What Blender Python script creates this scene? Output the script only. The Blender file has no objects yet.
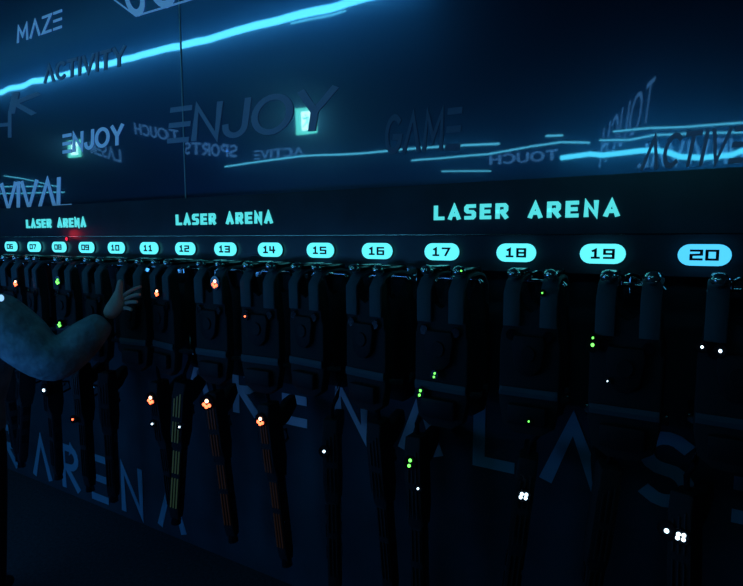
import bpy, bmesh, math, random
from mathutils import Vector, Matrix
random.seed(7)
PI = math.pi
# ---------------- camera, world, light, exposure ----------------
F_PX, PITCH, YAW = 537.0, math.radians(5.69), math.radians(30.35)
CAM = Vector((0, -1.895, 1.75))
sc = bpy.context.scene
COL = sc.collection
cd = bpy.data.cameras.new('camera'); cam = bpy.data.objects.new('camera', cd); COL.objects.link(cam)
cd.sensor_fit = 'HORIZONTAL'; cd.sensor_width = 36; cd.lens = F_PX / 743 * 36; cd.clip_start = .02
cam.location = CAM; cam.rotation_euler = (PI/2 - PITCH, 0, YAW)
sc.camera = cam
w = bpy.data.worlds.new('world'); sc.world = w; w.use_nodes = True
w.node_tree.nodes['Background'].inputs[0].default_value = (.02, .08, .3, 1)
w.node_tree.nodes['Background'].inputs[1].default_value = .02
sc.view_settings.view_transform = 'Standard'; sc.view_settings.look = 'None'
sc.view_settings.exposure = 0; sc.view_settings.gamma = 1; sc.view_settings.use_curve_mapping = False

def area(name, loc, target, sx, sy, col, power, spread=PI):
    ld = bpy.data.lights.new(name, 'AREA'); ld.shape = 'RECTANGLE'; ld.size = sx; ld.size_y = sy
    ld.color = col; ld.energy = power; ld.spread = spread
    o = bpy.data.objects.new(name, ld); COL.objects.link(o); o.location = loc
    o.rotation_euler = (Vector(target) - Vector(loc)).to_track_quat('-Z', 'Y').to_euler()
    return o
# added blue fill lights, kept out of view, to brighten rack and lettering
area('blue_fill_light', (-2.4, -2.1, 1.45), (-2.0, .12, 1.75), 5.6, .12, (.07, .38, 1), 11.0)
area('low_fill_light', (-2.6, -1.9, .85), (-1.8, .12, .7), 3.6, .12, (.08, .33, 1), 6.5)

# ---------------- pixel -> surface points (used once, to measure where things stand) ----------------
Fv = Vector((-math.sin(YAW)*math.cos(PITCH), math.cos(YAW)*math.cos(PITCH), -math.sin(PITCH)))
Rv = Vector((math.cos(YAW), math.sin(YAW), 0)); Uv = Rv.cross(Fv)
def at(px, py, Y):
    d = Fv*F_PX + Rv*(px-371.5) + Uv*(293-py)
    return CAM + d*((Y-CAM.y)/d.y)
def at_depth(px, py, dep):
    d = Fv*F_PX + Rv*(px-371.5) + Uv*(293-py)
    return CAM + d*(dep/F_PX)
MIR = .12            # mirror plane
OPP = -2.2           # opposite wall
VIRT = 2*MIR - OPP
def opp(px, py, off=.012):        # point of the opposite wall seen by reflection
    p = at(px, py, VIRT - off); return Vector((p.x, 2*MIR - p.y, p.z))

# ---------------- materials ----------------
def mat(name, col, rough=.6, metal=0, spec=.5, emit=None, es=0, noise=0, nscale=20, bump=0, bscale=200):
    m = bpy.data.materials.new(name); m.use_nodes = True
    nt = m.node_tree; b = nt.nodes['Principled BSDF']
    b.inputs['Base Color'].default_value = (*col, 1); b.inputs['Roughness'].default_value = rough
    b.inputs['Metallic'].default_value = metal; b.inputs['Specular IOR Level'].default_value = spec
    if emit:
        b.inputs['Emission Color'].default_value = (*emit, 1); b.inputs['Emission Strength'].default_value = es
    tc = nt.nodes.new('ShaderNodeTexCoord')
    if noise:
        n = nt.nodes.new('ShaderNodeTexNoise'); n.inputs['Scale'].default_value = nscale; n.inputs['Detail'].default_value = 5
        r = nt.nodes.new('ShaderNodeValToRGB')
        r.color_ramp.elements[0].position = .3; r.color_ramp.elements[1].position = .7
        r.color_ramp.elements[0].color = (*[c*(1-noise) for c in col], 1)
        r.color_ramp.elements[1].color = (*[min(1, c*(1+noise)) for c in col], 1)
        nt.links.new(tc.outputs['Object'], n.inputs['Vector']); nt.links.new(n.outputs['Fac'], r.inputs['Fac'])
        nt.links.new(r.outputs['Color'], b.inputs['Base Color'])
    if bump:
        n = nt.nodes.new('ShaderNodeTexNoise'); n.inputs['Scale'].default_value = bscale
        bp = nt.nodes.new('ShaderNodeBump'); bp.inputs['Strength'].default_value = bump; bp.inputs['Distance'].default_value = .01
        nt.links.new(tc.outputs['Object'], n.inputs['Vector']); nt.links.new(n.outputs['Fac'], bp.inputs['Height'])
        nt.links.new(bp.outputs['Normal'], b.inputs['Normal'])
    return m
def mirror_mat(name, amp, seed):
    # smoked acrylic mirror: a sharp coat over a hazy one, slightly warped sheet
    m = bpy.data.materials.new(name); m.use_nodes = True; nt = m.node_tree; nt.nodes.clear()
    out = nt.nodes.new('ShaderNodeOutputMaterial')
    g1 = nt.nodes.new('ShaderNodeBsdfGlossy'); g1.inputs['Color'].default_value = (.50, .58, .66, 1); g1.inputs['Roughness'].default_value = .03
    g2 = nt.nodes.new('ShaderNodeBsdfGlossy'); g2.inputs['Color'].default_value = (.16, .33, .72, 1); g2.inputs['Roughness'].default_value = .33
    g3 = nt.nodes.new('ShaderNodeBsdfDiffuse'); g3.inputs['Color'].default_value = (.006, .011, .025, 1)
    g4 = nt.nodes.new('ShaderNodeBsdfGlossy'); g4.inputs['Color'].default_value = (.16, .35, .75, 1); g4.inputs['Roughness'].default_value = .15
    m0 = nt.nodes.new('ShaderNodeMixShader'); m0.inputs[0].default_value = .28
    m1 = nt.nodes.new('ShaderNodeMixShader'); m1.inputs[0].default_value = .42
    m2 = nt.nodes.new('ShaderNodeMixShader'); m2.inputs[0].default_value = .22
    tc = nt.nodes.new('ShaderNodeTexCoord'); mp = nt.nodes.new('ShaderNodeMapping'); mp.inputs['Location'].default_value = (seed, seed, 0)
    mp.inputs['Scale'].default_value = (1, 1, .35)
    n = nt.nodes.new('ShaderNodeTexNoise'); n.inputs['Scale'].default_value = 2.6; n.inputs['Detail'].default_value = 1
    bp = nt.nodes.new('ShaderNodeBump'); bp.inputs['Strength'].default_value = 1; bp.inputs['Distance'].default_value = amp
    L = nt.links.new
    L(tc.outputs['Object'], mp.inputs[0]); L(mp.outputs[0], n.inputs['Vector']); L(n.outputs['Fac'], bp.inputs['Height'])
    for g in (g1, g2, g4): L(bp.outputs['Normal'], g.inputs['Normal'])
    L(g1.outputs[0], m0.inputs[1]); L(g4.outputs[0], m0.inputs[2]); L(m0.outputs[0], m1.inputs[1]); L(g2.outputs[0], m1.inputs[2])
    L(m1.outputs[0], m2.inputs[1]); L(g3.outputs[0], m2.inputs[2]); L(m2.outputs[0], out.inputs[0])
    return m
def emis(name, col, s):
    return mat(name, tuple(c*.3 for c in col), .4, emit=col, es=s)
M = {}
M['mirror'] = mirror_mat('smoked_mirror', .0022, 0)
M['mirror_b'] = mirror_mat('smoked_mirror_panel', .0022, 9)
M['header'] = mat('black_header_laminate', (.028, .045, .07), .3, noise=.25, nscale=6)
M['wall'] = mat('navy_painted_wall', (.018, .052, .075), .75, noise=.3, nscale=4)
M['black_wall'] = mat('black_painted_wall', (.012, .014, .02), .6, noise=.3, nscale=3)
M['floor'] = mat('black_carpet_floor', (.02, .03, .04), .95, noise=.4, nscale=60, bump=.4, bscale=400)
M['trim'] = mat('brushed_trim', (.35, .4, .45), .22, metal=1)
M['seam'] = mat('clear_joint', (.5, .6, .7), .3)
M['sign_letter'] = emis('cyan_lit_letter', (.10, .82, .86), .9)
M['pill'] = emis('cyan_pill_face', (.11, .80, .92), 1.25)
M['pill_blue'] = emis('blue_pill_face', (.075, .58, 1.0), 1.2)
M['digit'] = mat('black_digit', (.004, .02, .03), .5)
M['strip'] = emis('cyan_led_strip', (.11, .68, 1.0), 6.5)
M['strip_low'] = emis('cyan_led_strip_low', (.12, .70, .92), 3.0)
M['strip_wavy'] = emis('cyan_wavy_strip', (.08, .68, .9), 5)
M['channel'] = mat('aluminium_channel', (.3, .33, .36), .4, metal=1)
M['vinyl'] = mat('pale_blue_vinyl', (.35, .62, .85), .6, emit=(.09, .28, .62), es=.42)  # emission added to brighten the letters, taken as fluorescent vinyl
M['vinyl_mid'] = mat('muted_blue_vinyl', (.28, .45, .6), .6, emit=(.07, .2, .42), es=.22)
M['vinyl_dark'] = mat('dark_grey_blue_vinyl', (.13, .26, .45), .5, emit=(.03, .09, .2), es=.14)  # faint blue emission added to lift the tone; the letters give no light
M['vinyl_faint'] = mat('faint_blue_vinyl', (.07, .15, .30), .5, emit=(.03, .09, .2), es=.05)  # fainter copy with a trace of the same added emission
M['vinyl_opp'] = mat('boosted_blue_vinyl', (.35, .62, .85), .6, emit=(.10, .32, .66), es=1.1)  # same pale vinyl, emission boosted to make up for the mirror's dimming
M['vinyl_white'] = mat('white_wall_lettering', (.75, .70, .85), .7)
M['vinyl_blue'] = mat('blue_wall_lettering', (.2, .42, .6), .7)
M['exit_green'] = emis('exit_sign_green', (.12, .85, .62), 3.6)
M['exit_white'] = emis('exit_sign_white', (.6, 1.0, .9), 6.5)
M['fabric'] = mat('black_nylon', (.006, .009, .014), .75, bump=.3, bscale=500)
M['strap'] = mat('navy_webbing', (.034, .072, .10), .6, bump=.3, bscale=600)
M['plastic'] = mat('black_gloss_plastic', (.008, .01, .014), .16, spec=.7)
M['matt_plastic'] = mat('black_matt_plastic', (.008, .011, .016), .62, spec=.25)
M['metal'] = mat('polished_steel', (.6, .66, .7), .12, metal=1)
M['dome'] = mat('clear_sensor_dome', (.75, .9, .9), .14, metal=.9)
M['red'] = emis('red_led', (1.0, .12, .045), 5)
M['green'] = emis('green_led', (.14, .95, .1), 3)
M['white'] = emis('white_led', (.62, .85, 1), 4)
M['redcore'] = emis('hot_red_led', (1.0, .5, .3), 6)
M['dim_green'] = mat('dim_green_stripe', (.03, .05, .03), .4, emit=(.25, .5, .3), es=.045)
M['dim_amber'] = mat('dim_amber_stripe', (.03, .02, .02), .4, emit=(.5, .25, .16), es=.012)
M['dim_off'] = mat('grey_stripe', (.025, .03, .035), .4)
M['glow_lens'] = emis('added_red_lens', (1.0, .02, .06), 1.2)  # lens of the added lamp that makes the header's red glow
M['jacket'] = mat('blue_grey_jacket', (.19, .31, .36), .8, noise=.35, nscale=14, bump=1.6, bscale=16)
M['skin'] = mat('skin', (.50, .42, .38), .55, noise=.08, nscale=20)
M['hair'] = mat('black_hair', (.01, .01, .012), .6, bump=.6, bscale=120)
M['trousers'] = mat('dark_trousers', (.012, .016, .025), .85)

# ---------------- object helpers ----------------
def obj(name, bm, m, parent=None, loc=None, smooth=False):
    me = bpy.data.meshes.new(name)
    if loc is not None:
        bmesh.ops.translate(bm, verts=bm.verts, vec=-Vector(loc))
    bmesh.ops.recalc_face_normals(bm, faces=bm.faces)
    bm.to_mesh(me); bm.free()
    if smooth:
        for p in me.polygons: p.use_smooth = True
        try: me.set_sharp_from_angle(angle=math.radians(40))
        except Exception: pass
    o = bpy.data.objects.new(name, me); COL.objects.link(o)
    me.materials.append(m)
    if parent: o.parent = parent
    if loc is not None: o.location = loc
    return o
def empty(name, loc, rz=0):
    o = bpy.data.objects.new(name, None); COL.objects.link(o); o.location = loc; o.rotation_euler = (0, 0, rz)
    o.empty_display_size = .05; return o
def tag(o, label, cat, group=None):
    o['label'] = label; o['category'] = cat
    if group: o['group'] = group
    return o
def struct(o): o['kind'] = 'structure'; return o
def copy_tree(o, parent=None):
    c = o.copy(); COL.objects.link(c)
    if parent: c.parent = parent
    for ch in list(o.children): copy_tree(ch, c)
    return c
def box(bm, c, s, rot=None, bev=0):
    r = bmesh.ops.create_cube(bm, size=1)
    vs = r['verts']
    Mx = Matrix.Translation(Vector(c)) @ (rot.to_4x4() if rot else Matrix.Identity(4)) @ Matrix.Diagonal((*s, 1))
    bmesh.ops.transform(bm, matrix=Mx, verts=vs)
    if bev:
        es = list({e for v in vs for e in v.link_edges})
        bmesh.ops.bevel(bm, geom=es, offset=bev, segments=2, affect='EDGES', profile=.5)
def prism(bm, pts, axis, a, b, bev=0):
    """extrude a closed 2D outline along axis 'x' (pts=(y,z)) or 'y' (pts=(x,z)) or 'z' (pts=(x,y))"""
    def P(p, t):
        return {'x': (t, p[0], p[1]), 'y': (p[0], t, p[1]), 'z': (p[0], p[1], t)}[axis]
    v0 = [bm.verts.new(P(p, a)) for p in pts]; v1 = [bm.verts.new(P(p, b)) for p in pts]
    n = len(pts)
    f0 = bm.faces.new(v0); f1 = bm.faces.new(v1[::-1])
    for i in range(n): bm.faces.new((v0[i], v0[(i+1) % n], v1[(i+1) % n], v1[i]))
    if bev:
        es = list(f0.edges) + list(f1.edges)
        bmesh.ops.bevel(bm, geom=es, offset=bev, segments=2, affect='EDGES', profile=.5)
def tube(bm, path, r, seg=8, cap=True):
    path = [Vector(p) for p in path]; rings = []
    rr = r if isinstance(r, (list, tuple)) else [r]*len(path)
    up = Vector((0, 0, 1))
    for i, p in enumerate(path):
        t = (path[min(i+1, len(path)-1)] - path[max(i-1, 0)]).normalized()
        a = t.cross(up)
        if a.length < .1: a = t.cross(Vector((1, 0, 0)))
        a.normalize(); b = t.cross(a).normalized()
        rings.append([bm.verts.new(p + (a*math.cos(k*2*PI/seg) + b*math.sin(k*2*PI/seg))*rr[i]) for k in range(seg)])
    for i in range(len(rings)-1):
        for k in range(seg):
            bm.faces.new((rings[i][k], rings[i][(k+1) % seg], rings[i+1][(k+1) % seg], rings[i+1][k]))
    if cap: bm.faces.new(rings[0][::-1]); bm.faces.new(rings[-1])
def strap(bm, path, w, t):
    """flat band along a path [(x,y,z)], width w along x, thickness t normal to the path"""
    rings = []
    path = [Vector(p) for p in path]
    for i, p in enumerate(path):
        tg = (path[min(i+1, len(path)-1)] - path[max(i-1, 0)]).normalized()
        n = Vector((1, 0, 0)).cross(tg).normalized(); x = Vector((1, 0, 0))
        ww = w[i] if isinstance(w, list) else w
        rings.append([bm.verts.new(p + x*ww/2*sx + n*t/2*sn) for sx, sn in ((-1, -.6), (-.9, -1), (.9, -1), (1, -.6), (1, .6), (.9, 1), (-.9, 1), (-1, .6))])
    for i in range(len(rings)-1):
        for k in range(8):
            bm.faces.new((rings[i][k], rings[i][(k+1) % 8], rings[i+1][(k+1) % 8], rings[i+1][k]))
    bm.faces.new(rings[0][::-1]); bm.faces.new(rings[-1])
def ball(bm, c, s, seg=16, rings=10, cut=None):
    r = bmesh.ops.create_uvsphere(bm, u_segments=seg, v_segments=rings, radius=1)
    bmesh.ops.transform(bm, matrix=Matrix.Translation(Vector(c)) @ Matrix.Diagonal((*s, 1)), verts=r['verts'])

# ---------------- stroke lettering ----------------
def arc(cx, cy, rx, ry, a0, a1, n=10):
    return [(cx+rx*math.cos(math.radians(a0+(a1-a0)*i/n)), cy+ry*math.sin(math.radians(a0+(a1-a0)*i/n))) for i in range(n+1)]
G = {   # width, strokes
 'L': (.5, [[(0, 1), (0, 0), (.5, 0)]]),
 'A': (.7, [[(0, 0), (.35, 1), (.7, 0)]]),               # crossbar-less, as the decals are cut
 'E': (.5, [[(0, 1), (.5, 1)], [(0, .5), (.5, .5)], [(0, 0), (.5, 0)]]),
 'M': (.8, [[(0, 0), (.06, 1), (.4, .3), (.74, 1), (.8, 0)]]),
 'Z': (.6, [[(0, 1), (.6, 1), (0, 0), (.6, 0)]]),
 'C': (.62, [arc(.36, .5, .36, .5, 50, 310, 14)]),
 'T': (.6, [[(0, 1), (.6, 1)], [(.3, 1), (.3, 0)]]),
 'I': (.02, [[(0, 0), (0, 1)]]),
 'V': (.7, [[(0, 1), (.35, 0), (.7, 1)]]),
 'Y': (.66, [[(0, 1), (.33, .45), (.66, 1)], [(.33, .45), (.33, 0)]]),
 'N': (.62, [[(0, 0), (0, 1), (.62, 0), (.62, 1)]]),
 'J': (.5, [[(.5, 1)] + arc(.25, .28, .25, .28, 0, -180, 10)]),
 'O': (.82, [arc(.41, .5, .41, .5, 90, 450, 24)]),
 'U': (.62, [[(0, 1)] + arc(.31, .31, .31, .31, 180, 360, 10) + [(.62, 1)]]),
 'S': (.55, [arc(.28, .75, .26, .25, 40, 270, 10)[:-1] + arc(.28, .25, .26, .25, 90, -140, 10)]),
 'R': (.58, [[(0, 0), (0, 1)], [(0, 1), (.3, 1)] + arc(.3, .75, .27, .25, 90, -90, 8) + [(.12, .5), (.58, 0)]]),
 'P': (.55, [[(0, 0), (0, 1), (.28, 1)] + arc(.28, .74, .26, .26, 90, -90, 8) + [(0, .48)]]),
 'H': (.6, [[(0, 0), (0, 1)], [(.6, 0), (.6, 1)], [(0, .5), (.6, .5)]]),
 'K': (.58, [[(0, 0), (0, 1)], [(.58, 1), (.02, .5), (.58, 0)]]),
 'G': (.66, [arc(.36, .5, .36, .5, 50, 350, 14) + [(.4, .42)]]),
 ' ': (.35, []),
}
B = {   # bold sign letters with crossbars
 'L': (.55, [[(0, 1), (0, 0), (.55, 0)]]),
 'A': (.66, [[(0, 0), (.33, 1), (.66, 0)], [(.12, .28), (.54, .28)]]),
 'S': (.58, [[(.58, 1), (.1, 1), (0, .88), (0, .62), (.1, .52), (.48, .5), (.58, .4), (.58, .12), (.48, 0), (0, 0)]]),
 'E': (.55, [[(.55, 1), (0, 1), (0, 0), (.55, 0)], [(0, .5), (.48, .5)]]),
 'R': (.6, [[(0, 0), (0, 1), (.5, 1), (.6, .88), (.6, .6), (.5, .46), (0, .46)], [(.3, .46), (.6, 0)]]),
 'N': (.6, [[(0, 0), (0, 1), (.6, 0), (.6, 1)]]),
 ' ': (.5, []),
}
D = {   # squared digits
 '0': [[(0, 0), (0, 1), (.8, 1), (.8, 0), (0, 0)]],
 '1': [[(.16, .84), (.4, 1), (.4, 0)], [(.1, 0), (.7, 0)]],
 '2': [[(0, 1), (.8, 1), (.8, .55), (0, .5), (0, 0), (.8, 0)]],
 '3': [[(0, 1), (.8, 1), (.8, 0), (0, 0)], [(.15, .5), (.8, .5)]],
 '4': [[(0, 1), (0, .4), (.8, .4)], [(.6, 1), (.6, 0)]],
 '5': [[(.8, 1), (0, 1), (0, .52), (.8, .5), (.8, 0), (0, 0)]],
 '6': [[(.8, 1), (0, 1), (0, 0), (.8, 0), (.8, .52), (0, .52)]],
 '7': [[(0, 1), (.8, 1), (.35, 0)]],
 '8': [[(0, 0), (0, 1), (.8, 1), (.8, 0), (0, 0)], [(0, .5), (.8, .5)]],
 '9': [[(0, 0), (.8, 0), (.8, 1), (0, 1), (0, .5), (.8, .5)]],
}
D = {k: (.8, v) for k, v in D.items()}
def ribbon(bm, pts, th, fmap, depth):
    n = len(pts); closed = n > 2 and (Vector(pts[0]) - Vector(pts[-1])).length < 1e-5
    P = [Vector(p) for p in pts]
    if closed: P = P[:-1]; n -= 1
    Lf, Rt = [], []
    for i in range(n):
        a = P[i-1] if (i > 0 or closed) else None
        b = P[(i+1) % n] if (i < n-1 or closed) else None
        d1 = (P[i]-a).normalized() if a is not None else None
        d2 = (b-P[i]).normalized() if b is not None else None
        if d1 is None: d1 = d2
        if d2 is None: d2 = d1
        n1 = Vector((-d1.y, d1.x)); n2 = Vector((-d2.y, d2.x)); m = n1+n2
        if m.length < .3: m = n1.copy()
        m.normalize(); k = min(1/max(.35, m.dot(n1)), 2.2)
        q = P[i].copy()
        if not closed and i == 0: q = q - d2*th*.45
        if not closed and i == n-1: q = q + d1*th*.45
        Lf.append(q + m*th/2*k); Rt.append(q - m*th/2*k)
    V = [[bm.verts.new(fmap(p.x, p.y, z)) for p in S] for S in (Lf, Rt) for z in (0, depth)]
    lb, lf, rb, rf = V
    rng = range(n if closed else n-1)
    for i in rng:
        j = (i+1) % n
        bm.faces.new((lf[i], lf[j], rf[j], rf[i])); bm.faces.new((lb[i], rb[i], rb[j], lb[j]))
        bm.faces.new((lf[i], lb[i], lb[j], lf[j])); bm.faces.new((rf[i], rf[j], rb[j], rb[i]))
    if not closed:
        bm.faces.new((lf[0], rf[0], rb[0], lb[0])); bm.faces.new((lf[-1], lb[-1], rb[-1], rf[-1]))
def layout(s, font, gap):
    x = 0; out = []
    for ch in s:
        wd, st = font[ch]; out.append((ch, x, st)); x += wd + gap
    return out, x - gap
def word(s, name, P0, P1, P2, m, label, cat='wall lettering', group=None, th=.15, gap=.28, depth=.003, font=G, split=False, nrm=Vector((0, -1, 0))):
    """P0 baseline start, P1 baseline end, P2 top of the first letter; letters are cut thin and stand on the surface"""
    lay, W = layout(s, font, gap)
    e1 = (P1-P0)/W; e2 = P2-P0; c = (P0+P1+e2)/2 if False else (P0+P1)/2 + e2/2
    f0 = lambda x0: (lambda u, v, z: P0 + e1*(u+x0) + e2*v + nrm*z)
    if not split:
        bm = bmesh.new()
        for i, (ch, x0, st) in enumerate(lay):
            for k, s_ in enumerate(st): ribbon(bm, s_, th, f0(x0), depth*(1+.05*k+.02*(i % 2)))
        o = obj(name, bm, m, loc=c); return tag(o, label, cat, group)
    r = empty(name, c); tag(r, label, cat, group)
    for ch, x0, st in lay:
        if not st: continue
        bm = bmesh.new()
        for k, s_ in enumerate(st): ribbon(bm, s_, th, f0(x0), depth*(1+.05*k))
        bmesh.ops.translate(bm, verts=bm.verts, vec=-c)
        obj('letter', bm, m, r)
    return r

# ================= SETTING =================
X0, X1, YB, YF, H = -9.6, 1.6, MIR, OPP, 4.25
def slab(name, lo, hi, m):
    bm = bmesh.new(); lo = Vector(lo); hi = Vector(hi); box(bm, (lo+hi)/2, hi-lo)
    return struct(obj(name, bm, m, loc=(lo+hi)/2))
slab('floor', (X0, YF, -.1), (X1, YB, 0), M['floor'])
slab('ceiling', (X0-.15, YF-.15, H), (X1+.15, YB+.15, H+.12), M['black_wall'])
slab('wall_back_lower', (X0, YB, -.1), (X1, YB+.15, 1.80), M['wall'])
SEAMX = at(182, 80, MIR).x
o = slab('wall_back_mirror_left', (X0, YB, 1.80), (SEAMX-.003, YB+.15, H), M['mirror'])
o.rotation_euler.x = math.radians(-.06)
slab('wall_back_mirror_right', (SEAMX+.003, YB, 1.80), (X1, YB+.15, H), M['mirror_b'])
slab('trim_1', (SEAMX-.003, YB-.004, 1.96), (SEAMX+.003, YB+.1, H), M['seam'])
slab('wall_front', (X0, YF-.15, -.1), (X1, YF, H), M['black_wall'])
slab('wall_left', (X0-.15, YF-.15, -.1), (X0, YB+.15, H), M['black_wall'])
slab('wall_right', (X1, YF-.15, -.1), (X1+.15, YB+.15, H), M['black_wall'])
# header box above the rack: number band and the sign band standing 4 mm proud of it
slab('trim_2', (X0+.01, 0, 1.637), (X1-.01, YB, 1.766), M['header'])
slab('trim_3', (X0+.01, -.004, 1.768), (X1-.01, YB, 1.957), M['header'])
bm = bmesh.new(); tube(bm, [(X0+.02, -.006, 1.767), (X1-.02, -.006, 1.767)], .0022, 8)
struct(obj('trim_4', bm, M['trim'], loc=(0, 0, 1.767)))

# ================= LIT SIGNS ON THE HEADER =================
ST = lambda n: .045 - (20-n)*.2805
for k, (xc, wh) in enumerate(((-.511, 'rightmost and largest of the three'), (-1.945, 'middle one of the three'), (-3.365, 'leftmost and smallest of the three'))):
    hw = .313
    z = 1.829
    word('LASER ARENA', 'laser_arena_sign', Vector((xc-hw, -.004, z)), Vector((xc+hw, -.004, z)), Vector((xc-hw, -.004, z+.042)), M['sign_letter'],
         'glowing LASER ARENA lettering on the header, ' + wh, 'illuminated sign', 'lit LASER ARENA signs along the header', th=.30, gap=.62, depth=.006, font=B, split=True)
def pill_pts(w, h, n=10):
    r = h/2; c = w/2-r
    return [(c+r*math.cos(a), r*math.sin(a)) for a in [(-PI/2+PI*i/n) for i in range(n+1)]] + \
           [(-c+r*math.cos(a), r*math.sin(a)) for a in [(PI/2+PI*i/n) for i in range(n+1)]]
for n in range(6, 21):
    s = '%02d' % n
    z = 1.704
    r = tag(empty('number_sign', (ST(n), -.001, z)), 'glowing cyan pill-shaped number sign reading number %s above the rack' % 'six seven eight nine ten eleven twelve thirteen fourteen fifteen sixteen seventeen eighteen nineteen twenty'.split()[n-6], 'number sign', 'lit number signs along the rack header')
    bm = bmesh.new(); prism(bm, pill_pts(.137, .064), 'y', -.018, -.004, .002)
    obj('light_panel', bm, M['pill_blue'] if n == 20 else M['pill'], r)
    bm = bmesh.new(); prism(bm, pill_pts(.141, .068), 'y', -.004, 0); obj('backplate', bm, M['header'], r)
    lay, W = layout(s, D, .42)
    hgt = .026; wd = .040/.8*.66
    for ch, x0, st in lay:
        bm = bmesh.new()
        for k, q in enumerate(st):
            ribbon(bm, q, .25 if n > 14 else .28, lambda u, v, zz, x0=x0: Vector(((u+x0-W/2)*wd, -.018-zz, (v-.5)*hgt)), .001*(1+.1*k))
        obj('digit', bm, M['digit'], r)

# added red lamp, stands in for a red reflection on the header
p = at(68, 239, 0)
r = tag(empty('added_red_lamp', (p.x, -.004, p.z)), 'small added red lamp for the soft red glow on the header beside the leftmost LASER ARENA lettering', 'lamp')
bm = bmesh.new(); ball(bm, (0, 0, 0), (.013, .010, .013), 20, 12); obj('lens', bm, M['glow_lens'], r, smooth=True)
bm = bmesh.new(); prism(bm, [(.018*math.cos(a*PI/12), .018*math.sin(a*PI/12)) for a in range(24)], 'y', -.005, 0); obj('bezel', bm, M['header'], r)
ld = bpy.data.lights.new('red_glow', 'POINT'); ld.color = (1, .03, .04); ld.energy = .12; ld.shadow_soft_size = .03
lo = bpy.data.objects.new('red_glow', ld); COL.objects.link(lo); lo.parent = r; lo.location = (0, -.045, .03)

# ================= DECALS ON THE MIRROR WALL =================
def mir(px, py): return at(px, py, MIR-.001)
def mword(s, a, b, c, m, label, **k):
    return word(s, 'wall_lettering', mir(*a), mir(*b), mir(*c), M[m], label, 'wall lettering', 'word decals on the mirrored wall', **k)
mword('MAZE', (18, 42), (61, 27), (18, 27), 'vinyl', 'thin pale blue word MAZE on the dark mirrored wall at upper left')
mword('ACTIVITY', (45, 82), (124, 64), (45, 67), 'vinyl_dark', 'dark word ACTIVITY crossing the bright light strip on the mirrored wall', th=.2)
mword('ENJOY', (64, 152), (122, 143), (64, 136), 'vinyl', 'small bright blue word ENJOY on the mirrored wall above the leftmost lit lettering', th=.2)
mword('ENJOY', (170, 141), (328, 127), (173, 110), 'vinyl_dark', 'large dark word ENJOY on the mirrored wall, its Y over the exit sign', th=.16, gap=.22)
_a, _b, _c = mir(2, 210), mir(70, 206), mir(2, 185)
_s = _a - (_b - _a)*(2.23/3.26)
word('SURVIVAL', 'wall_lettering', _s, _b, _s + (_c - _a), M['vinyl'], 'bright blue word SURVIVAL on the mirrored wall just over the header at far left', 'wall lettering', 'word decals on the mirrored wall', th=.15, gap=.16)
mword('ACTIVE', (642, 168), (742, 160), (648, 138), 'vinyl_dark', 'dark word ACTIVE on the mirrored wall crossing the thick wavy strip at right', th=.17)
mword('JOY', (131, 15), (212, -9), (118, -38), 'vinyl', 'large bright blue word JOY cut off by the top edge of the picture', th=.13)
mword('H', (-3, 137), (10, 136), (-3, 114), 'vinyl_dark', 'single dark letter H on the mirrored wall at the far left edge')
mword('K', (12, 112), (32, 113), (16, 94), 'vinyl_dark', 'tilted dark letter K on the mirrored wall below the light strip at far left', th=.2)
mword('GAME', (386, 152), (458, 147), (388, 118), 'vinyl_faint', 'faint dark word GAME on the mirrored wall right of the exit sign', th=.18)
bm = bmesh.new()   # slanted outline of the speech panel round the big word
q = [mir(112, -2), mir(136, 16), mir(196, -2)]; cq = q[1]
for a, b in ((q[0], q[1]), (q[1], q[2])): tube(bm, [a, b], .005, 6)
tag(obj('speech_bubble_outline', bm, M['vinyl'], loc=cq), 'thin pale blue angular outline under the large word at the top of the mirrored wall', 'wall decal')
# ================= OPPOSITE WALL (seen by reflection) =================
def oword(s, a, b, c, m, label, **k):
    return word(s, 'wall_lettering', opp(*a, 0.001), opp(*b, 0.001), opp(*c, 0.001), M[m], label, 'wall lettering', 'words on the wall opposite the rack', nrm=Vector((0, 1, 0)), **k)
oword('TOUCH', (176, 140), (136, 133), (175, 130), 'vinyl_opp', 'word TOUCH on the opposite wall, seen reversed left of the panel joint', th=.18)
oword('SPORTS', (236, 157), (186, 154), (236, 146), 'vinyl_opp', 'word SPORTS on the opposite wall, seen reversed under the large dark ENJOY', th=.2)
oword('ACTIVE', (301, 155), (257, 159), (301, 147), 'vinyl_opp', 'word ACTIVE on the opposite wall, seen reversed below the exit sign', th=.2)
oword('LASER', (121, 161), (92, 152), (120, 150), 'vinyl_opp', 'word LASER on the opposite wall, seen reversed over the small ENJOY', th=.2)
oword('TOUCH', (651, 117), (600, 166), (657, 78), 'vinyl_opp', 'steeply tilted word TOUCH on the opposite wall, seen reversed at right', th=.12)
oword('SURVIVAL', (757, 161), (640, 165), (757, 138), 'vinyl_opp', 'word SURVIVAL on the opposite wall, seen reversed behind the wavy light strip', th=.16)
oword('TOUCH', (556, 159), (492, 164), (556, 150), 'vinyl_opp', 'low word TOUCH on the opposite wall, seen reversed under the thin light strips', th=.2)
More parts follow.
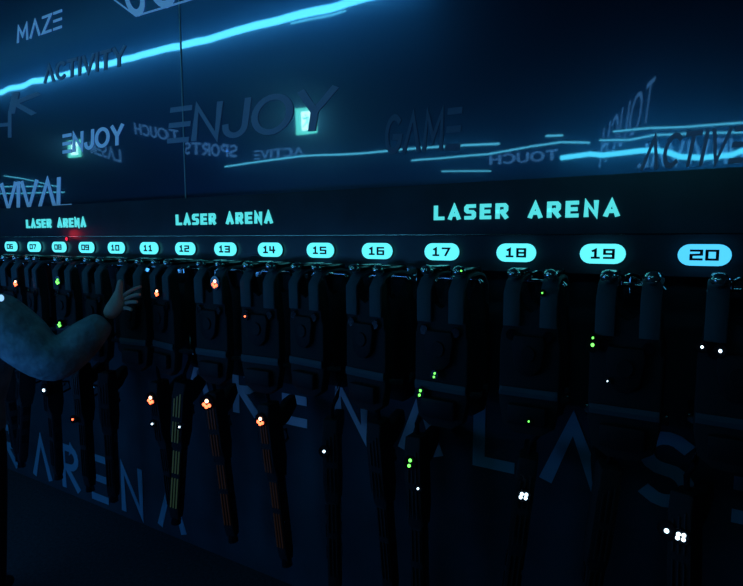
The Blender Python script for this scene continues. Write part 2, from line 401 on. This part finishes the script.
# LED strips on the opposite wall; low ones bent to copy the mirror's wobble
def strip(name, pts, r, m, label, off=.05):
    P = [opp(x, y, off) for x, y in pts]
    root = tag(empty(name, P[len(P)//2]), label, 'light strip', 'light strips along the opposite wall')
    c = root.location
    bm = bmesh.new(); tube(bm, [p-c for p in P], r, 8); obj('light_tube', bm, m, root, smooth=True)
    bm = bmesh.new()
    d = Vector((0, -(off-.012)/2 - r*.5, 0))
    tube(bm, [p-c+d for p in P], (off-.012)/2-r*.4 if off > .03 else .004, 6); obj('mounting_channel', bm, M['channel'], root)
    return root
ms = [(x, 90 - (x)*(90-45)/182.) for x in (-20, 0, 45, 100, 150, 182)] + [(x, 45-(x-182)*.2533) for x in (182.5, 260, 340, 420)]
strip('led_strip', ms, .036, M['strip'], 'bright cyan light strip running high along the opposite wall, reflected from left edge to top')
strip('led_strip', [(292, 24), (320, 17), (345, 11)], .010, M['strip_low'], 'short thin light strip just under the bright high strip')
sm = lambda L: [(x, y) for x, y in L]
strip('led_strip', [(-6, 187), (60, 186)], .007, M['strip_low'], 'short light strip reflected behind the word SURVIVAL at far left')
strip('led_strip', [(5, 176), (30, 180), (58, 187)], .006, M['strip_low'], 'slanting thin light strip above the word SURVIVAL at far left', .12)
strip('led_strip', [(-6, 194), (64, 192)], .007, M['strip_low'], 'lowest light strip reflected through the word SURVIVAL at far left')
strip('led_strip', [(225, 167), (265, 161), (300, 156), (370, 152), (400, 149), (440, 146), (490, 144), (500, 143.5)], .008, M['strip_low'], 'thin cyan light strip above the middle of the header')
strip('led_strip', [(410, 160), (450, 157), (490, 154), (530, 146), (560, 142), (590, 142.5)], .0065, M['strip_low'], 'thin bowed light strip just under the middle one')
strip('led_strip', [(440, 171), (492, 171)], .005, M['strip_low'], 'short lowest light strip just over the header middle')
strip('led_strip', [(545, 135.5), (562, 135)], .007, M['strip_low'], 'tiny dash of light above the bowed strip')
strip('led_strip', [(615, 131), (650, 127), (690, 126), (743, 122), (770, 120)], .006, M['strip_low'], 'upper of the two thin parallel light strips at right')
strip('led_strip', [(600, 140), (632, 139), (655, 134), (690, 133), (743, 132), (770, 130)], .0055, M['strip_low'], 'lower of the two thin parallel light strips at right')
strip('wavy_strip', [(560, 158), (590, 154), (603, 155), (615, 153.5), (640, 150), (655, 149), (668, 151), (680, 156), (700, 157.5), (715, 156), (728, 155), (738, 151), (760, 148)], .018, M['strip_wavy'], 'thick light strip low at right, bent like its wavy reflection, under the two thin strips')  # waves of the reflection are built into this strip's shape
# exit signs
def exit_sign(px, py, size, label):
    p = opp(px, py, 0)
    r = tag(empty('exit_sign', p + Vector((0, 0, -size/2))), label, 'exit sign', 'square green exit signs')
    s = size; z0 = s/2
    bm = bmesh.new(); box(bm, (0, .025, z0), (s, .05, s), bev=.006); obj('housing', bm, M['plastic'], r)
    bm = bmesh.new(); box(bm, (0, .052, z0), (s*.94, .006, s*.94)); obj('light_panel', bm, M['exit_green'], r)
    bm = bmesh.new(); box(bm, (0, .056, z0), (s*.42, .004, s*.66)); obj('door_symbol', bm, M['exit_white'], r)
    bm = bmesh.new()   # the running figure
    f = lambda u, v, zz: Vector((-u*s, .058+zz, z0+v*s))
    for L in ([(-.02, .12), (-.06, -.04), (-.14, -.12), (-.10, -.25)], [(-.05, -.04), (.05, -.12), (.14, -.2)], [(-.02, .12), (.08, .06), (.13, .12)], [(-.02, .12), (-.12, .1), (-.14, .02)]):
        ribbon(bm, L, .05, f, .002)
    ball(bm, f(.01, .2, .001), (s*.04, .002, s*.04), 12, 6)
    obj('figure_symbol', bm, M['exit_green'], r)
exit_sign(309, 121.5, .27, 'bright green exit sign reflected behind the Y of the large dark ENJOY')
exit_sign(79.5, 149, .24, 'smaller green exit sign reflected behind the small bright ENJOY')

# ================= LETTERING ON THE LOWER WALL =================
def low(s, x0, x1, z0, h, m, label, **k):
    return word(s, 'wall_lettering', Vector((x0, MIR-.001, z0)), Vector((x1, MIR-.001, z0)), Vector((x0, MIR-.001, z0+h)), M[m], label, 'wall lettering', 'words on the wall behind the vests', **k)
low('LASER', -6.1, -4.28, .06, .27, 'vinyl_blue', 'faint blue word LASER low on the wall behind the vests at far left', th=.17, gap=.9, split=True)
low('ARENA', -4.02, -2.45, .06, .27, 'vinyl_blue', 'faint blue word ARENA low on the wall behind the leftmost hanging guns', th=.17, gap=.65, split=True)
low('ARENA', -2.36, -.86, .865, .22, 'vinyl_white', 'pale word ARENA half hidden on the wall behind the middle vests', th=.2, gap=.9, split=True)
low('LASER', -.68, .60, .865, .22, 'vinyl_blue', 'pale word LASER half hidden on the wall behind vests 18 to 20', th=.2, gap=.6, split=True)

# ================= VEST RACK =================
NV = list(range(5, 21))
WORDS = 'five six seven eight nine ten eleven twelve thirteen fourteen fifteen sixteen seventeen eighteen nineteen twenty'.split()
LOOK = {6: ' with a red light', 7: ' with two green lights', 10: ' next to the reaching hand', 12: ' with a bright red light', 11: ' with a red light near the hand'}
VX = lambda n: ST(n) + .098
ZT = 1.634
# hanging brackets
def make_bracket():
    r = empty('hanging_bracket', (0, 0, 0))
    bm = bmesh.new(); tube(bm, [(0, .118, -.035), (0, .05, -.035), (0, -.08, -.03), (0, -.10, -.022)], .008, 10); obj('arm', bm, M['metal'], r, smooth=True)
    bm = bmesh.new(); tube(bm, [(-.085, -.085, -.035), (-.075, -.085, -.022), (.075, -.085, -.022), (.085, -.085, -.035)], .008, 10); obj('crossbar', bm, M['metal'], r, smooth=True)
    bm = bmesh.new(); tube(bm, [(.03*math.cos(a), -.093, -.022+.032*math.sin(a)) for a in [PI*k/12 for k in range(13)]], .005, 8); obj('ring', bm, M['metal'], r, smooth=True)
    bm = bmesh.new(); box(bm, (0, .114, -.035), (.05, .01, .07), bev=.003); obj('wall_plate', bm, M['metal'], r)
    return r
def make_vest():
    r = empty('laser_tag_vest', (0, 0, 0))
    out = [(-.055, -.03), (-.085, -.045), (-.095, -.14), (-.118, -.22), (-.118, -.44), (-.10, -.52), (-.05, -.55), (.05, -.55), (.10, -.52), (.118, -.44), (.118, -.22), (.095, -.14), (.085, -.045), (.055, -.03), (.045, -.11), (0, -.135), (-.045, -.11)]
    bm = bmesh.new(); prism(bm, out, 'y', -.215, -.17, .010); obj('front_panel', bm, M['fabric'], r, smooth=True)
    bm = bmesh.new(); prism(bm, out, 'y', -.045, -.005, .010); obj('back_panel', bm, M['fabric'], r, smooth=True)
    for s in (-1, 1):
        bm = bmesh.new()
        pth = [(s*.07, -.222, -.17), (s*.07, -.224, -.06), (s*.07, -.195, -.022), (s*.07, -.16, -.008), (s*.07, -.085, -.004), (s*.07, -.045, -.012), (s*.07, -.008, -.045), (s*.07, -.004, -.12)]
        strap(bm, pth, .064, .012); sp = obj('shoulder_strap', bm, M['strap'], r, smooth=True)
        bm = bmesh.new(); box(bm, (s*.07, -.135, .010), (.05, .16, .026), bev=.009); pod = obj('shoulder_pod', bm, M['plastic'], r, smooth=True)
        bm = bmesh.new(); ball(bm, (s*.07, -.205, .008), (.026, .026, .020), 14, 10); obj('sensor_dome', bm, M['dome'], pod, smooth=True)
        bm = bmesh.new(); tube(bm, [(s*.07, -.225+.03*0, -.20), (s*.07, -.228, -.20)], [.020, .017], 14); obj('adjuster_button', bm, M['plastic'], sp)
        bm = bmesh.new()   # side straps join front to back
        tube(bm, [(s*.11, -.19, -.42), (s*.128, -.15, -.43), (s*.13, -.08, -.44), (s*.11, -.03, -.42)], .011, 8); ss = obj('side_strap', bm, M['strap'], r, smooth=True)
        bm = bmesh.new(); box(bm, (s*.133, -.11, -.435), (.014, .04, .032), bev=.003); obj('buckle', bm, M['plastic'], ss)
    bm = bmesh.new()
    prism(bm, [(-.055, -.20), (.055, -.20), (.065, -.23), (.05, -.31), (.02, -.335), (-.02, -.335), (-.05, -.31), (-.065, -.23)], 'y', -.236, -.212, .006); ch = obj('chest_sensor', bm, M['matt_plastic'], r, smooth=True)
    bm = bmesh.new(); prism(bm, [(.028*math.cos(a*PI/8), -.262+.028*math.sin(a*PI/8)) for a in range(16)], 'y', -.242, -.234, .002); obj('lens', bm, M['matt_plastic'], ch)
    bm = bmesh.new(); box(bm, (0, -.228, -.475), (.15, .026, .07), bev=.009); obj('battery_pack', bm, M['matt_plastic'], r, smooth=True)
    bm = bmesh.new(); strap(bm, [(0, -.219, -.385), (0, -.221, -.40), (0, -.219, -.415)], .225, .006); obj('chest_strap', bm, M['strap'], r)
    return r
def make_gun():
    r = empty('laser_gun', (0, 0, 0))      # barrel hanging down, origin at the rear end
    bm = bmesh.new()
    prism(bm, [(-.03, 0), (.028, 0), (.034, -.03), (.034, -.20), (.026, -.26), (-.024, -.26), (-.034, -.20), (-.036, -.05)], 'x', -.024, .024, .006); obj('body', bm, M['fabric'], r, smooth=True)
    bm = bmesh.new(); prism(bm, [(-.022, -.255), (.022, -.255), (.020, -.52), (.014, -.55), (-.014, -.55), (-.020, -.52)], 'x', -.02, .02, .005); ba = obj('barrel', bm, M['fabric'], r, smooth=True)
    bm = bmesh.new(); tube(bm, [(0, 0, -.545), (0, 0, -.575)], [.016, .019], 14); obj('muzzle', bm, M['plastic'], ba)
    bm = bmesh.new(); prism(bm, [(.032, -.05), (.030, -.10), (.075, -.085), (.125, -.045), (.12, -.005), (.085, -.012)], 'x', -.017, .017, .006); obj('grip', bm, M['fabric'], r, smooth=True)
    bm = bmesh.new(); tube(bm, [(0, .030, -.105), (0, .07, -.115), (0, .075, -.15), (0, .030, -.165)], .005, 8); tg = obj('trigger_guard', bm, M['plastic'], r, smooth=True)
    bm = bmesh.new(); tube(bm, [(0, .032, -.13), (0, .05, -.128), (0, .055, -.118)], .004, 6); obj('trigger', bm, M['metal'], tg)
    for k, x in enumerate((-.012, 0, .012)):
        bm = bmesh.new()
        for z0, z1 in ((-.06+.01*k, -.13), (-.15, -.23)): box(bm, (x, -.0375, (z0+z1)/2), (.0035, .003, z0-z1))
        for z0, z1 in ((-.27, -.36), (-.38, -.50)): box(bm, (x, -.0235, (z0+z1)/2), (.0035, .004, z0-z1))
        obj('light_stripe', bm, M['dim_off'], r)
    for s in (-1, 1):
        for k in range(3):
            bm = bmesh.new(); box(bm, (s*.0215, .0, -.29-.07*k), (.004, .026, .04), bev=.001); obj('side_vent', bm, M['plastic'], r)
    bm = bmesh.new()    # cable up to the vest
    pts = [(0, .005, -.01), (0, .0, .03), (.02, -.01, .07), (.03, -.01, .12), (.015, 0, .17), (0, .01, .20)]
    tube(bm, pts, .007, 8); obj('cable', bm, M['plastic'], r, smooth=True)
    return r
proto_b, proto_v, proto_g = make_bracket(), make_vest(), make_gun()
vests, guns = {}, {}
GZ = {12: 1.045}
GX = {}
for gpx, gpy in ((524, 495), (684, 535), (411, 462), (261, 420), (151, 399), (206, 391), (45, 400), (325, 450), (461, 495), (605, 515), (100, 400), (75, 400), (372, 460)):
    gp = at(gpx, gpy, -.185); k = min(NV, key=lambda q: abs(VX(q)-gp.x))
    if k not in GX: GX[k] = gp.x
first = True
for n in NV:
    b = proto_b if first else copy_tree(proto_b); v = proto_v if first else copy_tree(proto_v); g = proto_g if first else copy_tree(proto_g)
    first = False
    s = WORDS[n-5]
    b.location = (VX(n), 0, ZT)
    v.location = (VX(n), 0, ZT + (.0 if n < 17 else .002)); v.rotation_euler = (0, 0, math.radians(random.uniform(-11, 11))); v.scale = (random.uniform(.78, .86), 1, random.uniform(.92, .98))
    guns[n] = g; vests[n] = v
    gx = GX.get(n, VX(n) + random.uniform(-.04, .04))
    g.location = (gx, -.135, GZ.get(n, 1.04) + random.uniform(-.02, .02)); g.scale = (1.3, 1.3, 1.3)
    g.rotation_euler = (math.radians(random.uniform(-5, 5)), math.radians(random.uniform(-6, 6)), math.radians(random.uniform(-30, 30)))
    where = ('just right of number sign %s' % s) if n > 5 else 'at the left picture edge'
    tag(b, 'steel hanging bracket holding the vest ' + where, 'bracket', 'hanging brackets under the header')
    tag(v, 'black laser tag vest hanging ' + where, 'vest', 'laser tag vests hanging on the rack')
    tag(g, 'dark laser gun hanging barrel down under the vest ' + where, 'toy gun', 'laser guns hanging under the vests')
def recolor(g, m):
    for c in g.children:
        if c.name.startswith('light_stripe'):
            c.data = c.data.copy(); c.data.materials[0] = m
recolor(guns[12], M['dim_green']); recolor(guns[13], M['dim_amber']); recolor(guns[14], M['dim_amber']); recolor(guns[15], M['dim_off'])
# gun under 12 as in the photograph: turned to the viewer, leaning left
guns[12].rotation_euler = (0, math.radians(6), math.radians(14))

# LED clusters on vests and guns: each cluster is four small lights round a bezel
def cluster(kind, px, py, host, r=.011):
    Y = -.245
    p = at(px, py, Y)
    n = min(NV, key=lambda k: abs(VX(k) - p.x))
    v = vests[n]
    x = max(-.105, min(.105, (p.x - VX(n))/v.scale.x))
    zloc = (p.z - v.location.z)/v.scale.z
    if zloc > -.51:
        par = v; base = Vector((x, Y + (.0 if -.34 < zloc < -.2 or -.51 < zloc < -.44 else .006), zloc))
        nm = 'status_light'
    else:
        p = at(px, py, -.185); n = min(NV, key=lambda k: abs(guns[k].location.x - p.x)); par = guns[n]
        inv = (Matrix.Translation(par.location) @ par.rotation_euler.to_matrix().to_4x4() @ Matrix.Scale(1.3, 4)).inverted()
        base = inv @ p; base.x = max(-.022, min(.022, base.x)); base.y = -.044; base.z = max(-.24, min(-.03, base.z)); nm = 'status_light'
    bm = bmesh.new(); prism(bm, [(base.x+r*1.5*math.cos(a*PI/6), base.z+r*1.5*math.sin(a*PI/6)) for a in range(12)], 'y', base.y, base.y+.012)
    h = obj(nm, bm, M['plastic'], par)
    cols = {'red': ['red', 'redcore', 'red', 'red'], 'green': ['green']*4, 'white': ['white']*4, 'w1': ['white'], 'r1': ['red'], 'g1': ['green'], 'g2': ['green', 'green']}[kind]
    offs = [(-.55, -.3), (.15, .35), (.6, -.5), (-.1, -.75)] if kind in ('red', 'green') else [(-.45, .35), (.45, .45), (-.6, -.4), (.4, -.35)]
    if len(cols) == 1: offs = [(0, 0)]
    if len(cols) == 2: offs = [(.2, .6), (-.1, -.6)]
    for c, (a, b) in zip(cols, offs):
        bm = bmesh.new(); ball(bm, (base.x+a*r, base.y-.001, base.z+b*r), (r*.36, .005, r*.36), 10, 6); obj('led', bm, M[c], h)
    return h
for k, x, y, r in (('red', 15, 283, .020), ('green', 56, 281, .019), ('green', 58, 324, .018), ('red', 161, 293, .018), ('red', 212, 283, .021),
                   ('r1', 243, 316, .012), ('red', 151, 399, .018), ('red', 206, 391, .019), ('red', 261, 420, .016), ('g2', 422, 394, .014), ('g2', 411, 462, .013),
                   ('white', 524, 495, .012), ('white', 684, 535, .012), ('w1', 647, 526, .014), ('g1', 590, 345, .016), ('g1', 591, 338, .010),
                   ('w1', 325, 450, .012), ('w1', 461, 495, .008), ('w1', 45, 390, .020), ('w1', 152, 424, .010), ('w1', 186, 429, .009), ('r1', 71, 437, .012),
                   ('g1', 465, 271, .008), ('g2', 437, 376, .011), ('g1', 526, 421, .009), ('g1', 539, 293, .008), ('w1', 607, 381, .006), ('w1', 695, 347, .012), ('w1', 725, 352, .014)):
    cluster(k, x, y, None, r)

# ================= PERSON AT THE LEFT =================
def skin_body(name, verts, edges, m, parent, sub=2, root=0):
    me = bpy.data.meshes.new(name); me.from_pydata([v[0] for v in verts], edges, []); me.update()
    o = bpy.data.objects.new(name, me); COL.objects.link(o); o.parent = parent; me.materials.append(m)
    md = o.modifiers.new('s', 'SKIN'); md.use_smooth_shade = True
    for i, v in enumerate(verts):
        r = v[1] if isinstance(v[1], tuple) else (v[1], v[1])
        me.skin_vertices[0].data[i].radius = r; me.skin_vertices[0].data[i].use_root = (i == root)
    sb = o.modifiers.new('d', 'SUBSURF'); sb.levels = sub; sb.render_levels = sub
    return o
sh = at_depth(-2, 318, 2.30); el = at_depth(55, 366, 2.36); wr = at_depth(106, 319, 2.48); hd = at_depth(121, 296, 2.62)
side = Vector((Rv.x, Rv.y, 0)).normalized()         # to picture right
face = (Vector((Fv.x, Fv.y, 0))*.75 + side*.55).normalized()   # the way the person faces: towards the rack
lat = Vector((face.y, -face.x, 0)).normalized()     # the person's right
base = Vector((sh.x, sh.y, 0)) - lat*.19 - side*.06
pr = empty('person', base)
tag(pr, 'person in a blue-grey jacket at the left edge reaching one arm out to the vests', 'person')
L = lambda p: Vector(p) - base
z = sh.z
cen = Vector((0, 0, 0))
ls = -lat*.19 + Vector((0, 0, z))
rs = L(sh)
V = [(Vector((0, 0, z-.48)), (.14, .12)), (Vector((0, 0, z-.28)), (.145, .12)), (Vector((0, 0, z-.10)), (.16, .125)), (Vector((0, 0, z+.035)), (.075, .075)),
     (rs, .125), (rs.lerp(L(el), .5), .125), (L(el), .125), (L(el).lerp(L(wr), .5), .098), (L(el).lerp(L(wr), .88), .066), (L(wr), .05),
     (ls, .085), (ls + Vector((0, 0, -.28)) - lat*.05, .068), (ls + Vector((0, 0, -.50)) - lat*.04 + face*.06, .052),
     (Vector((0, 0, z-.62)), (.15, .12))]
E_ = [(0, 1), (1, 2), (2, 3), (2, 4), (4, 5), (5, 6), (6, 7), (7, 8), (8, 9), (2, 10), (10, 11), (11, 12), (0, 13)]
jk = skin_body('jacket', V, E_, M['jacket'], pr, 2, 1)
# body: legs, neck and head
nk = Vector((0, 0, z+.06))
Vb = [(Vector((0, 0, z-.60)), (.13, .11)), (Vector((0, 0, z-.40)), .10), (Vector((0, 0, z)), .07), (nk, .05), (nk+Vector((0, 0, .06))+face*.01, .05)]
Eb = [(0, 1), (1, 2), (2, 3), (3, 4)]
for s in (-1, 1):
    i = len(Vb); hx = lat*.09*s
    zh = z-.68
    Vb += [(hx+Vector((0, 0, zh)), .088), (hx+Vector((0, 0, zh-.36)), .062), (hx+Vector((0, 0, .09)), .042), (hx+face*.14+Vector((0, 0, .035)), .034)]
    Eb += [(0, i), (i, i+1), (i+1, i+2), (i+2, i+3)]
skin_body('trousers', Vb, Eb, M['trousers'], pr, 2, 0)
# head with face
bm = bmesh.new()
hc = Vector((0, 0, z+.215)) + face*.02
rt = Matrix((lat, face, Vector((0, 0, 1)))).transposed().to_4x4()
def hl(p): return hc + (rt @ Vector(p))
r_ = bmesh.ops.create_uvsphere(bm, u_segments=24, v_segments=16, radius=1)
for v in bm.verts:
    x, y, zz = v.co
    k = 1 - .28*max(0, -zz)**1.3
    q = Vector((x*.076*k, y*.095*(1-.1*max(0, -zz)), zz*.115))
    if y > .75 and -.35 < zz < .15 and abs(x) < .25: q.y += .018*(1-abs(x)/.25)      # nose
    if y > .5 and .1 < zz < .35 and .2 < abs(x) < .6: q.y -= .007                     # eye sockets
    v.co = hl(q)
for s in (-1, 1): ball(bm, hl((s*.078, -.005, 0)), (.012, .016, .03), 8, 6)
tube(bm, [hl((0, -.01, -.14)), hl((0, -.008, -.06))], [.05, .052], 14)
obj('head', bm, M['skin'], pr, smooth=True)
bm = bmesh.new()
for s in (-1, 1): ball(bm, hl((s*.03, .083, .018)), (.011, .008, .006), 10, 6)
obj('eyes', bm, M['plastic'], pr, smooth=True)
bm = bmesh.new(); tube(bm, [hl((-.022, .083, -.055)), hl((0, .09, -.053)), hl((.022, .083, -.055))], .004, 6); obj('mouth', bm, M['hair'], pr)
bm = bmesh.new(); bmesh.ops.create_uvsphere(bm, u_segments=24, v_segments=14, radius=1)
for v in list(bm.verts):
    x, y, zz = v.co
    if zz < -.35 or (y > .35 and zz < .45): bm.verts.remove(v)
for v in bm.verts:
    x, y, zz = v.co; v.co = hl((x*.087, y*.108-.004, zz*.127+.004))
bmesh.ops.solidify(bm, geom=bm.faces[:], thickness=.01)
obj('hair', bm, M['hair'], pr, smooth=True)
# hand: palm edge-on, thumb up, fingers reaching right towards the vests
W_ = L(wr); pal = L(at_depth(118, 303, 2.53))
up_ = L(at_depth(120, 279, 2.53)); 
Vh = [(W_, .040), (W_.lerp(pal, .6), (.046, .036)), (pal, (.050, .036))]
Eh = [(0, 1), (1, 2)]
hp = skin_body('hand', Vh + [(pal + (up_-pal)*.45, .019), (pal + (up_-pal)*.8 + side*.002, .0155), (up_ + side*.004, .012)], Eh + [(1, 3), (3, 4), (4, 5)], M['skin'], pr, 2, 0)
tips = [(142, 285, 2.55), (141, 293, 2.53), (138, 301, 2.51), (132, 309, 2.49)]
for k, (a, b_, d_) in enumerate(tips):
    t = L(at_depth(a, b_, d_))
    k0 = pal + Vector((0, 0, .022 - .017*k)) + side*.012
    dirn = (t-k0)
    m1 = k0 + dirn*.42 + Vector((0, 0, .006)); m2 = k0 + dirn*.75 + Vector((0, 0, .002))
    skin_body('finger', [(pal.lerp(k0, .4), .011), (k0, .0105), (m1, .0095), (m2, .0088), (t - Vector((0, 0, .006)), .0075)], [(0, 1), (1, 2), (2, 3), (3, 4)], M['skin'], hp, 2, 0)
# small glowing ball for a bright speck at the jacket shoulder
bm = bmesh.new(); c = L(at_depth(1, 298, 2.18)); ball(bm, c, (.012, .01, .014), 12, 8)
obj('shoulder_light', bm, emis('pale_blue_light', (.3, .6, 1), 1.2), pr)['label'] = 'small pale blue light on the shoulder'
